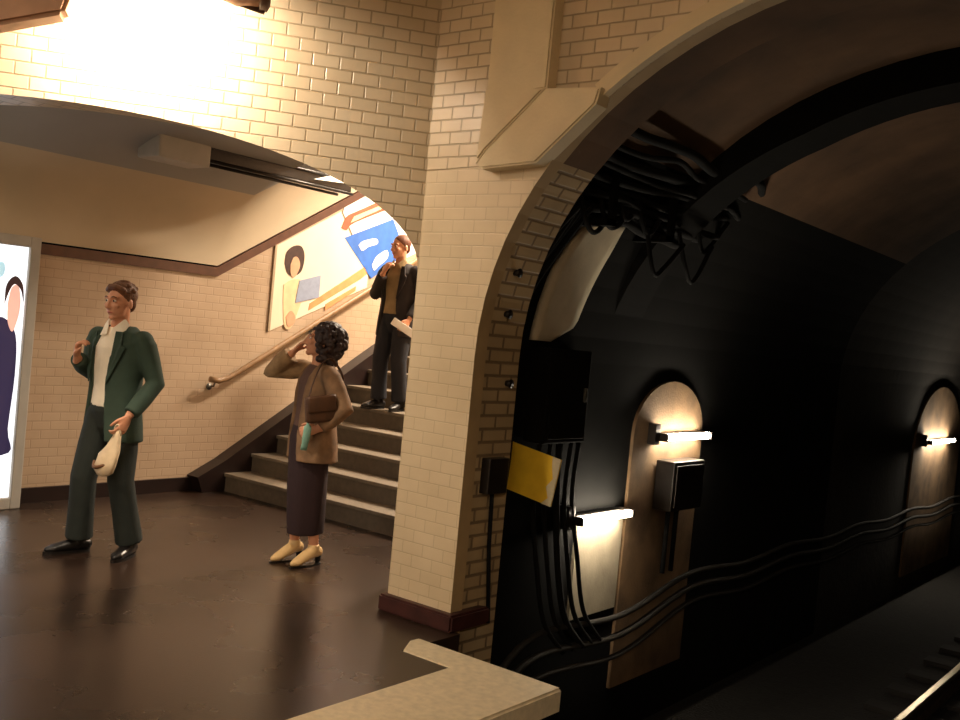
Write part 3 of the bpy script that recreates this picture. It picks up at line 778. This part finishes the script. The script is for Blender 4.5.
def hand(bm, wrist, d, pn, side, curl=.5, s=1.0, spread=.12):
    """palm, four unequal bent fingers and a thumb; d = direction to the fingers, pn = the way the palm faces, side = +1 when the thumb is on +across"""
    d = Vector(d).normalized(); pn = Vector(pn); pn = (pn - d * pn.dot(d)).normalized(); ac = d.cross(pn).normalized() * side
    w_ = Vector(wrist)
    tube(bm, [w_ - d * .03 * s, w_, w_ + d * .035 * s, w_ + d * .09 * s], [(.024 * s, .020 * s), (.027 * s, .018 * s), (.038 * s, .017 * s), (.038 * s, .013 * s)], 14, ref=ac, dome=True)
    for k, (off, ln) in enumerate(((.029, .074), (.010, .083), (-.010, .077), (-.028, .060))):
        b = w_ + d * (.085 * s) + ac * (off * s); pts = [b - d * .02 * s, b]
        a = 0; p = b; sp = ac * (off * 3 * spread)
        for seg, fr in enumerate((.44, .32, .24)):
            a += curl * (1.0 if seg == 0 else .9)
            dd = (d * math.cos(a) + pn * math.sin(a) + sp).normalized()
            p = p + dd * (ln * fr * s); pts.append(p)
        tube(bm, pts, [.0098 * s, .0095 * s, .009 * s, .0082 * s, .007 * s], 10, dome=True)
    b = w_ + d * .022 * s + ac * .026 * s
    q1 = b + (d * .7 + ac * .62 + pn * .25).normalized() * .036 * s
    q2 = q1 + (d * .85 + ac * .15 + pn * (.3 + .5 * curl)).normalized() * .030 * s
    q3 = q2 + (d * .85 - ac * .1 * curl + pn * (.3 + .6 * curl)).normalized() * .024 * s
    tube(bm, [b - ac * .012 * s, b, q1, q2, q3], [.014 * s, .014 * s, .0115 * s, .010 * s, .008 * s], 10, dome=True)

def make_person(name, label, loc, rz, J, group=None):
    """J: joints in the person's own frame, front = -y, own left = +x"""
    t = thing(name, label, 'person', loc, rz, group)
    s = J.get('scale', 1.0)
    hm = Euler((R(J['nod']), 0, R(J['turn']))).to_matrix(); hc = Vector(J['head'])
    def H(v): return hc + hm @ (Vector(v) * s)
    bm = bmesh.new()
    # head
    ell(bm, H((0, .016, .032)), (.073 * s, .092 * s, .082 * s), hm)
    ell(bm, H((0, -.026, -.030)), (.058 * s, .068 * s, .078 * s), hm)
    ell(bm, H((0, -.062, -.092)), (.026 * s, .022 * s, .020 * s), hm)
    ell(bm, H((0, -.02, -.075)), (.050 * s, .055 * s, .032 * s), hm)
    tube(bm, [H((0, -.086, .022)), H((0, -.098, -.005)), H((0, -.108, -.028))], [.009 * s, .0105 * s, .0135 * s], 10, dome=True)
    for k in (-1, 1):
        ell(bm, H((k * .011, -.097, -.033)), (.009 * s, .010 * s, .008 * s), hm, 12)
        tube(bm, [H((k * .016, -.086, .030)), H((k * .044, -.074, .030))], .0105 * s, 8, dome=True)      # brow
        ell(bm, H((k * .038, -.068, -.018)), (.022 * s, .018 * s, .016 * s), hm, 14)                      # cheek
        ell(bm, H((k * .074, .012, -.010)), (.010 * s, .020 * s, .031 * s), hm, 12)                       # ear
    tube(bm, [H((-.020, -.080, -.062)), H((0, -.088, -.061)), H((.020, -.080, -.062))], .0075 * s, 8, dome=True)
    # neck and trunk
    nb, ch, wa, pe = Vector(J['neck']), Vector(J['chest']), Vector(J['waist']), Vector(J['pelvis'])
    tube(bm, [nb - Vector((0, 0, .05)), nb, lerp(nb, H((0, .01, -.05)), .5), H((0, .012, -.03))], [.066 * s, .058 * s, .053 * s, .054 * s], 16, dome=True)
    sw = J.get('girth', 1.0)
    tube(bm, [pe - Vector((0, 0, .06)), pe, wa, lerp(wa, ch, .55), ch, lerp(ch, nb, .6), nb],
         [(.12 * sw, .09 * sw), (.148 * sw, .10 * sw), (.122 * sw, .085 * sw), (.14 * sw, .098 * sw), (.15 * sw, .098 * sw), (.115 * sw, .075 * sw), (.06, .055)], 20, ref=(1, 0, 0), dome=True)
    for sd in ('R', 'L'):
        sh, el, wr = (Vector(J[k + sd]) for k in ('sh', 'el', 'wr'))
        inn = lerp(sh, ch, .35)
        tube(bm, [inn, sh, lerp(sh, el, .5), el, lerp(el, wr, .35), wr], [.056 * s, .050 * s, .043 * s, .036 * s, .036 * s, .025 * s], 14, dome=True)
        hd = J['hand' + sd]
        hand(bm, wr + (wr - el).normalized() * .012, hd[0], hd[1], hd[2], hd[3], s)
        hp, kn, an, to = (Vector(J[k + sd]) for k in ('hip', 'kn', 'an', 'toe'))
        tube(bm, [lerp(hp, pe, .3), hp, lerp(hp, kn, .5), kn, lerp(kn, an, .3), an], [.075 * s, .078 * s, .064 * s, .048 * s, .049 * s, .034 * s], 14, dome=True)
        fl_ = (to - an); fl_.z = 0; fl_.normalize()
        zf = an.z - .055 * s
        tube(bm, [an - fl_ * .035 * s + Vector((0, 0, -.045 * s)), an + Vector((0, 0, -.035 * s)), lerp(an, to, .55) + Vector((0, 0, -.012)), to], [.026 * s, .034 * s, .032 * s, .020 * s], 12, dome=True)
    b = link('body', bm, M['skin'], t); remesh(b, .0058, 2)
    # eyes, brows, mouth
    for k in (-1, 1):
        bm = bmesh.new(); ell(bm, H((k * .030, -.0785, .010)), (.0135 * s, .0095 * s, .0085 * s), hm, 12); e = link('eye', bm, M['eye'], t, True)
        bm = bmesh.new(); ell(bm, H((k * .030, -.0862, .010)), (.0062 * s, .003 * s, .0062 * s), hm, 10); link('iris', bm, M['iris'], e, True)
        bm = bmesh.new(); tube(bm, [H((k * .014, -.0925, .031)), H((k * .030, -.090, .037)), H((k * .048, -.080, .031))], [(.004, .003)] * 3, 8); link('eyebrow', bm, J['hairmat'], t, True)
    bm = bmesh.new(); tube(bm, [H((-.022, -.084, -.062)), H((0, -.0935, -.0605)), H((.022, -.084, -.062))], [(.003, .002), (.0055, .003), (.003, .002)], 8); link('mouth', bm, M['lips'], t, True)
    return t, H, hm

def shell(bm, levels, th=.03, n=40):
    """open-fronted garment: levels = (z, rx, ry, cx, cy, a_right, a_left): opening angles from the front towards own right / left, in degrees"""
    rows = []
    for z, rx, ry, cx, cy, aR, aL in levels:
        o_, i_ = [], []
        for k in range(n + 1):
            a = R(aL) + (2 * math.pi - R(aL) - R(aR)) * k / n        # from own left round the back to own right
            for lst, d in ((o_, 0), (i_, th)):
                lst.append(bm.verts.new((cx + (rx - d) * math.sin(a), cy - (ry - d) * math.cos(a), z)))
        rows.append(o_ + i_[::-1])
    for a, b in zip(rows[:-1], rows[1:]):
        for k in range(len(a)): bm.faces.new((a[k], a[(k + 1) % len(a)], b[(k + 1) % len(a)], b[k]))
    bm.faces.new(rows[0]); bm.faces.new(rows[-1][::-1])
    bmesh.ops.recalc_face_normals(bm, faces=bm.faces)

def sleeve(bm, J, sd, r, to=.97):
    sh, el, wr, ch = (Vector(J[k]) for k in ('sh' + sd, 'el' + sd, 'wr' + sd, 'chest'))
    tube(bm, [lerp(sh, ch, .45), sh + Vector((0, 0, -.012)), lerp(sh, el, .18), lerp(sh, el, .5), el, lerp(el, wr, .5), lerp(el, wr, to)], [r[0] * .9, r[0] * .86, r[0] * .92, r[1], r[2], r[2] * .95, r[3]], 16, dome=False)
    ell(bm, sh + Vector((0, 0, -.015)), (r[0] * .86,) * 3)

def trousers(t, J, m_, r=(.098, .085, .068, .062), hem=.93):
    bm = bmesh.new(); pe, wa = Vector(J['pelvis']), Vector(J['waist'])
    g = J.get('girth', 1.0)
    tube(bm, [pe - Vector((0, 0, .07)), pe, lerp(pe, wa, .8)], [(.135 * g, .108 * g), (.166 * g, .122 * g), (.146 * g, .108 * g)], 20, ref=(1, 0, 0), dome=True)
    for sd in 'RL':
        hp, kn, an = (Vector(J[k + sd]) for k in ('hip', 'kn', 'an'))
        tube(bm, [lerp(hp, pe, .2), hp, lerp(hp, kn, .5), kn, lerp(kn, an, .5), lerp(kn, an, hem)], [r[0], r[0], r[1], r[2], r[3], r[3] + .006], 16)
    remesh(link('trousers', bm, m_, t), .009, 3)

def shoes(t, J, m_, heel=.0, s=1.0):
    for sd in 'RL':
        an, to = Vector(J['an' + sd]), Vector(J['toe' + sd]); f = to - an; f.z = 0; f.normalize()
        zb = to.z - .028
        bm = bmesh.new()
        hl = an - f * .055 * s; hl.z = zb + .045 + heel
        mid = lerp(an, to, .5); mid.z = zb + .042 + heel * .5; tip = to + f * .03; tip.z = zb + .026
        tube(bm, [hl, Vector((an.x, an.y, zb + .052 + heel)), mid, to + Vector((0, 0, .002)), tip], [(.034 * s, .036), (.040 * s, .044), (.045 * s, .036), (.042 * s, .026), (.022 * s, .018)], 14, ref=(f.y, -f.x, 0), dome=True)
        tube(bm, [Vector((an.x, an.y, zb + .06 + heel)), Vector((an.x, an.y, zb + .10 + heel))], .045 * s, 12)
        o = remesh(link('shoe', bm, m_, t), .006, 2)
        bm = bmesh.new()
        pts = []
        for k in range(24):
            a = 2 * math.pi * k / 24; L_ = (tip - hl).length / 2 + .025; c = (tip + hl) / 2
            side = Vector((f.y, -f.x, 0)); pts.append(Vector((c.x, c.y, zb - .004)) + f * (L_ * math.cos(a)) + side * (.044 * s * math.sin(a)))
        if heel:
            prism(bm, [p for p in pts], (0, 0, .012)); tube(bm, [Vector((hl.x, hl.y, zb - .004)), Vector((hl.x, hl.y, zb + heel + .02))], [.014, .022], 12)
        else: prism(bm, pts, (0, 0, .02))
        link('sole', bm, M['shoe'], o)

def short_hair(t, H, hm, s, m_, low=False):
    bm = bmesh.new(); rn = random.Random(3)
    ell(bm, H((0, .026, .046)), (.0805 * s, .0935 * s, .080 * s), hm, 24)
    if not low:
        for k in range(70):
            a = rn.uniform(0, 2 * math.pi); e = rn.uniform(.25, 1.5)
            p = Vector((.076 * math.cos(e) * math.cos(a), .026 + .09 * math.cos(e) * math.sin(a), .048 + .078 * math.sin(e)))
            if p.y < -.045 and p.z < .09: continue
            ell(bm, H(p), (.016 * s,) * 3, None, 8)
        tube(bm, [H((-.06, -.045, .075)), H((-.02, -.068, .098)), H((.03, -.066, .098)), H((.062, -.04, .078))], .018 * s, 8, dome=True)
    for k in (-1, 1): tube(bm, [H((k * .068, .0, .03)), H((k * .067, .004, -.005))], .010 * s, 8, dome=True)
    ell(bm, H((0, .066, -.01)), (.058 * s, .042 * s, .058 * s), hm, 16)
    remesh(link('hair', bm, m_, t), .006, 1)

# --- man in the green jacket
J = dict(scale=1.0, girth=1.0, nod=4, turn=-4, hairmat=M['brown_hair'], head=(.015, -.03, 1.612), neck=(0, .005, 1.455), chest=(0, .005, 1.28), waist=(0, 0, 1.06), pelvis=(0, .01, .93),
         shR=(-.175, .02, 1.395), elR=(-.255, .05, 1.135), wrR=(-.165, -.165, 1.245), shL=(.175, .02, 1.395), elL=(.265, .06, 1.12), wrL=(.235, -.12, .925),
         handR=((.25, -.2, .9), (.9, .3, -.1), -1, .75), handL=((-.1, -.45, -.9), (-.9, .1, 0), -1, .62),
         hipR=(-.088, .01, .89), knR=(-.135, -.055, .49), anR=(-.165, -.02, .085), toeR=(-.235, -.17, .03),
         hipL=(.088, .01, .89), knL=(.115, -.005, .49), anL=(.135, .10, .085), toeL=(.175, -.055, .03))
man, H, hm = make_person('person', 'person in a dark green jacket and open white shirt standing left of the stairs', (-5.69, 3.57, 0), R(17), J)
short_hair(man, H, hm, 1.0, M['brown_hair'])
trousers(man, J, M['green_trouser'], (.104, .094, .082, .080), .98)
shoes(man, J, M['shoe'])
bm = bmesh.new()
tube(bm, [(0, .0, .95), (0, 0, 1.08), (0, .0, 1.2), (0, .003, 1.32), (0, .01, 1.40), (0, .008, 1.455)], [(.152, .112), (.142, .104), (.152, .110), (.160, .112), (.125, .092), (.072, .070)], 24, ref=(1, 0, 0))
sh_ = remesh(link('shirt', bm, M['shirt'], man), .009, 3)
for k in (-1, 1):
    bm = bmesh.new(); prism(bm, [(k * .015, -.095, 1.405), (k * .075, -.085, 1.395), (k * .088, -.03, 1.47), (k * .058, -.035, 1.505), (k * .02, -.08, 1.45)], (k * .006, .012, .004)); link('collar', bm, M['shirt'], sh_)
bm = bmesh.new()
shell(bm, [(.74, .205, .160, 0, .02, 62, 18), (.86, .196, .150, 0, .015, 54, 14), (1.0, .180, .138, 0, .01, 46, 10), (1.12, .176, .134, 0, .01, 42, 8), (1.25, .192, .138, 0, .012, 38, 12), (1.36, .186, .130, 0, .015, 34, 20), (1.425, .142, .105, 0, .02, 36, 30), (1.465, .092, .085, 0, .022, 60, 56)], .03)
sleeve(bm, J, 'R', (.078, .068, .060, .050), .92); sleeve(bm, J, 'L', (.078, .068, .060, .050), .95)
jk = remesh(link('jacket', bm, M['green'], man), .009, 3)
for k, a in ((-1, 36), (1, 14)):
    bm = bmesh.new()
    P_ = lambda z, rx, ry, aa: Vector((k * (rx + .012) * math.sin(R(aa)), .012 - (ry + .012) * math.cos(R(aa)), z))
    prism(bm, [P_(1.10, .176, .134, a), P_(1.25, .192, .138, a + 20), P_(1.33, .188, .132, a + 30), P_(1.35, .186, .130, a + 22), P_(1.43, .135, .105, a + 26), P_(1.43, .135, .100, a + 10)], (0, -.010, 0))
    link('lapel', bm, M['green'], jk)
for k, q in enumerate(((.225, -.05, .985),)):
    pass
# cream bag in his left hand
wl = Vector((.21, -.175, .835))
bg = thing('carrier_bag', 'crumpled cream bag hanging from the hand of the green jacketed person', 'bag', (-5.69, 3.57, 0), R(17))
bm = bmesh.new()
tube(bm, [wl + Vector((0, 0, .02)), wl + Vector((-.005, 0, -.04)), wl + Vector((-.02, -.01, -.11)), wl + Vector((-.055, -.02, -.19)), wl + Vector((-.075, -.02, -.255)), wl + Vector((-.075, -.02, -.285))], [(.018, .014), (.030, .022), (.060, .034), (.098, .046), (.092, .046), (.055, .03)], 18, ref=(1, -.4, 0))
rn = random.Random(8)
for v in bm.verts: v.co += Vector((rn.uniform(-1, 1), rn.uniform(-1, 1), rn.uniform(-1, 1))) * .005
bag_ = link('sack', bm, M['bag_white'], bg, True)
M['bag_fold'] = mat('brown_bag_fold', (120, 82, 52), .6, .1, 12)
bm = bmesh.new()
tube(bm, spline([wl + Vector((-.165, .0, -.215)), wl + Vector((-.11, -.06, -.235)), wl + Vector((-.05, -.07, -.222)), wl + Vector((-.0, -.055, -.20))], 5), .011, 8, dome=True)
o = link('brown_fold', bm, M['bag_fold'], bg, True)
bm = bmesh.new(); tube(bm, spline([wl + Vector((-.02, 0, -.05)), wl + Vector((-.012, -.02, .01)), wl + Vector((.01, -.02, .035)), wl + Vector((.02, .0, -.03))], 5), .006, 8); link('handle', bm, M['bag_white'], bg, True)

# --- woman with curly dark hair
J = dict(scale=.94, girth=.9, nod=-10, turn=-14, hairmat=M['black_hair'], head=(0, .02, 1.475), neck=(0, .03, 1.335), chest=(0, .015, 1.18), waist=(0, 0, .99), pelvis=(0, 0, .86),
         shR=(-.155, .01, 1.285), elR=(-.225, -.22, 1.255), wrR=(-.10, -.13, 1.385), shL=(.155, .03, 1.285), elL=(.27, .12, 1.06), wrL=(.235, -.03, .93),
         handR=((.5, .45, .75), (.6, .6, -.2), 1, .5), handL=((-.15, -.9, -.2), (-.9, .1, -.3), -1, .8),
         hipR=(-.08, 0, .83), knR=(-.085, -.03, .46), anR=(-.085, -.005, .115), toeR=(-.03, -.14, .03),
         hipL=(.08, 0, .83), knL=(.085, .03, .46), anL=(.065, .075, .115), toeL=(.125, -.06, .03))
wom, H, hm = make_person('person', 'person with dark curly hair and long plum skirt raising a hand to the face', (-4.92, 4.545, 0), R(-22), J)
bm = bmesh.new(); rn = random.Random(11)
ell(bm, H((0, .035, .035)), (.092, .100, .090), hm, 20)
for k in range(330):
    a = rn.uniform(0, 2 * math.pi); e = rn.uniform(-1.2, 1.5)
    p = Vector((.116 * math.cos(e) * math.cos(a), .052 + .128 * math.cos(e) * math.sin(a), .014 + .126 * math.sin(e)))
    if p.y < -.015 and p.z < .075 and abs(p.x) < .085: continue
    if p.y < .02 and p.z < -.02 and abs(p.x) < .06: continue
    ell(bm, H(p), (rn.uniform(.014, .024),) * 3, None, 8)
for k in (-1, 1):
    for j in range(26):
        ell(bm, H((k * rn.uniform(.07, .105), rn.uniform(-.02, .09), rn.uniform(-.13, .05))), (rn.uniform(.015, .024),) * 3, None, 8)
for j in range(40): ell(bm, H((rn.uniform(-.08, .08), rn.uniform(.07, .14), rn.uniform(-.15, .0))), (rn.uniform(.016, .026),) * 3, None, 8)
remesh(link('hair', bm, M['black_hair'], wom), .006, 1)
bm = bmesh.new()
tube(bm, [(0, .03, .20), (0, .025, .30), (0, .015, .5), (0, .01, .68), (0, .0, .84), (0, 0, .97)], [(.118, .120), (.132, .126), (.152, .130), (.166, .128), (.164, .122), (.125, .095)], 28, ref=(1, 0, 0))
for v in bm.verts:
    a = math.atan2(v.co.y - .02, v.co.x); f_ = 1 + .035 * math.sin(7 * a) * max(0, (.85 - v.co.z)); v.co.x *= f_; v.co.y = .02 + (v.co.y - .02) * f_
remesh(link('skirt', bm, M['plum'], wom), .009, 2)
shoes(wom, J, M['beige_shoe'], .035, .88)
bm = bmesh.new()
tube(bm, [(0, .0, .90), (0, 0, 1.0), (0, .008, 1.1), (0, .012, 1.2), (0, .02, 1.27), (0, .03, 1.31)], [(.140, .108), (.128, .098), (.136, .106), (.142, .108), (.115, .085), (.08, .065)], 22, ref=(1, 0, 0))
remesh(link('top', bm, M['vest'], wom), .009, 2)
bm = bmesh.new()
shell(bm, [(.69, .205, .165, .005, .03, 30, 26), (.80, .200, .160, .005, .025, 30, 24), (.92, .188, .148, .005, .02, 30, 22), (1.02, .174, .136, 0, .018, 32, 24), (1.14, .176, .134, 0, .02, 30, 26), (1.24, .170, .124, 0, .028, 32, 30), (1.30, .130, .100, 0, .035, 40, 40), (1.335, .085, .08, 0, .04, 60, 60)], .03)
sleeve(bm, J, 'L', (.074, .068, .064, .054), .95)
cg = remesh(link('cardigan', bm, M['taupe'], wom), .009, 3)
bm = bmesh.new(); sleeve(bm, J, 'R', (.074, .068, .066, .056), .9); remesh(link('raised_sleeve', bm, M['sleeve'], wom), .009, 2)
hb_ = thing('shoulder_bag', 'brown leather shoulder bag at the hip of the curly haired person', 'bag', (-4.92, 4.545, 0), R(-22))
bm = bmesh.new(); box(bm, (-.035, -.10, -.085), (.035, .10, .085), bev=.022)
for v in bm.verts: v.co = Euler((R(8), 0, 0)).to_matrix() @ v.co + Vector((.275, -.045, 1.055))
link('pouch', bm, M['bag_brown'], hb_, True)
bm = bmesh.new(); box(bm, (.0, -.097, -.02), (.042, .097, .09), bev=.015)
for v in bm.verts: v.co = Euler((R(8), 0, 0)).to_matrix() @ v.co + Vector((.275, -.045, 1.055))
link('flap', bm, M['bag_brown'], hb_, True)
bm = bmesh.new(); tube(bm, spline([(.275, -.13, 1.12), (.25, -.10, 1.22), (.175, -.02, 1.345), (.14, .06, 1.365), (.2, .12, 1.25), (.265, .05, 1.12)], 6), [(.012, .004)] * 31, 8); link('strap', bm, M['bag_brown'], hb_, True)
bm = bmesh.new(); tube(bm, spline([(.275, -.12, .99), (.285, -.125, .90), (.275, -.135, .79)], 5), [(.010, .008)] * 3 + [(.026, .010)] * 5 + [(.022, .008)] * 3, 10, ref=(0, 1, 0)); o = link('hanging_cloth', bm, M['teal'], hb_, True); o['label'] = 'pale teal cloth hanging from the bag'

# --- man on the stairs
J = dict(scale=.97, girth=.95, nod=6, turn=-14, hairmat=M['red_hair'], head=(0, -.03, 1.55), neck=(0, .005, 1.40), chest=(0, .005, 1.23), waist=(0, 0, 1.02), pelvis=(0, .01, .89),
         shR=(-.168, .02, 1.34), elR=(-.215, -.07, 1.09), wrR=(-.075, -.165, 1.29), shL=(.168, .02, 1.34), elL=(.25, .06, 1.08), wrL=(.225, -.10, .88),
         handR=((.35, .25, .9), (.3, .9, -.2), 1, .7), handL=((-.1, -.5, -.85), (-.9, .1, 0), -1, .6),
         hipR=(-.085, .01, .85), knR=(-.10, -.05, .47), anR=(-.11, -.01, .085), toeR=(-.15, -.155, .03),
         hipL=(.085, .01, .85), knL=(.10, -.035, .47), anL=(.11, .03, .085), toeL=(.14, -.125, .03))
SX, SY, SZ = -6.53, 7.0, .825
m2, H, hm = make_person('person', 'person in a black jacket standing on the stairs with hand to chin', (SX, SY, SZ), R(8), J)
short_hair(m2, H, hm, .97, M['red_hair'], True)
trousers(m2, J, M['dark_trouser'], (.10, .09, .078, .074), .97)
shoes(m2, J, M['shoe'])
bm = bmesh.new()
tube(bm, [(0, .0, .91), (0, 0, 1.04), (0, .0, 1.16), (0, .003, 1.27), (0, .01, 1.34), (0, .008, 1.395)], [(.148, .110), (.138, .102), (.146, .108), (.152, .110), (.12, .09), (.07, .068)], 24, ref=(1, 0, 0))
sh_ = remesh(link('shirt', bm, M['olive'], m2), .009, 3)
for k in (-1, 1):
    bm = bmesh.new(); prism(bm, [(k * .015, -.092, 1.35), (k * .07, -.082, 1.34), (k * .082, -.03, 1.41), (k * .055, -.035, 1.44), (k * .02, -.078, 1.395)], (k * .006, .012, .004)); link('collar', bm, M['olive'], sh_)
bm = bmesh.new()
shell(bm, [(.70, .205, .165, 0, .02, 40, 34), (.84, .196, .152, 0, .015, 38, 28), (.97, .180, .138, 0, .01, 34, 22), (1.08, .174, .132, 0, .01, 32, 20), (1.20, .184, .134, 0, .012, 32, 22), (1.305, .178, .126, 0, .015, 34, 26), (1.365, .136, .102, 0, .02, 36, 32), (1.405, .090, .083, 0, .022, 60, 56)], .03)
sleeve(bm, J, 'R', (.076, .066, .060, .050), .9); sleeve(bm, J, 'L', (.076, .066, .058, .050), .95)
jk = remesh(link('jacket', bm, M['dark_suit'], m2), .009, 3)
for k, a in ((-1, 32), (1, 22)):
    bm = bmesh.new()
    P_ = lambda z, rx, ry, aa: Vector((k * (rx + .012) * math.sin(R(aa)), .012 - (ry + .012) * math.cos(R(aa)), z))
    prism(bm, [P_(1.06, .174, .132, a), P_(1.19, .184, .134, a + 18), P_(1.27, .180, .128, a + 26), P_(1.29, .178, .126, a + 20), P_(1.37, .130, .102, a + 24), P_(1.37, .130, .098, a + 10)], (0, -.010, 0))
    link('lapel', bm, M['dark_suit'], jk)
pp_ = thing('folded_paper', 'folded white paper held by the person on the stairs', 'paper', (SX, SY, SZ), R(8))
bm = bmesh.new(); box(bm, (-.012, -.13, -.035), (.012, .13, .035), bev=.004)
for v in bm.verts: v.co = Euler((R(-28), 0, R(-40))).to_matrix() @ v.co + Vector((.235, -.19, .79))
link('outer_sheet', bm, M['paper2'], pp_)
bm = bmesh.new(); box(bm, (-.018, -.125, -.030), (-.010, .125, .033), bev=.002)
for v in bm.verts: v.co = Euler((R(-28), 0, R(-40))).to_matrix() @ v.co + Vector((.235, -.19, .79))
link('inner_sheet', bm, M['paper2'], pp_)
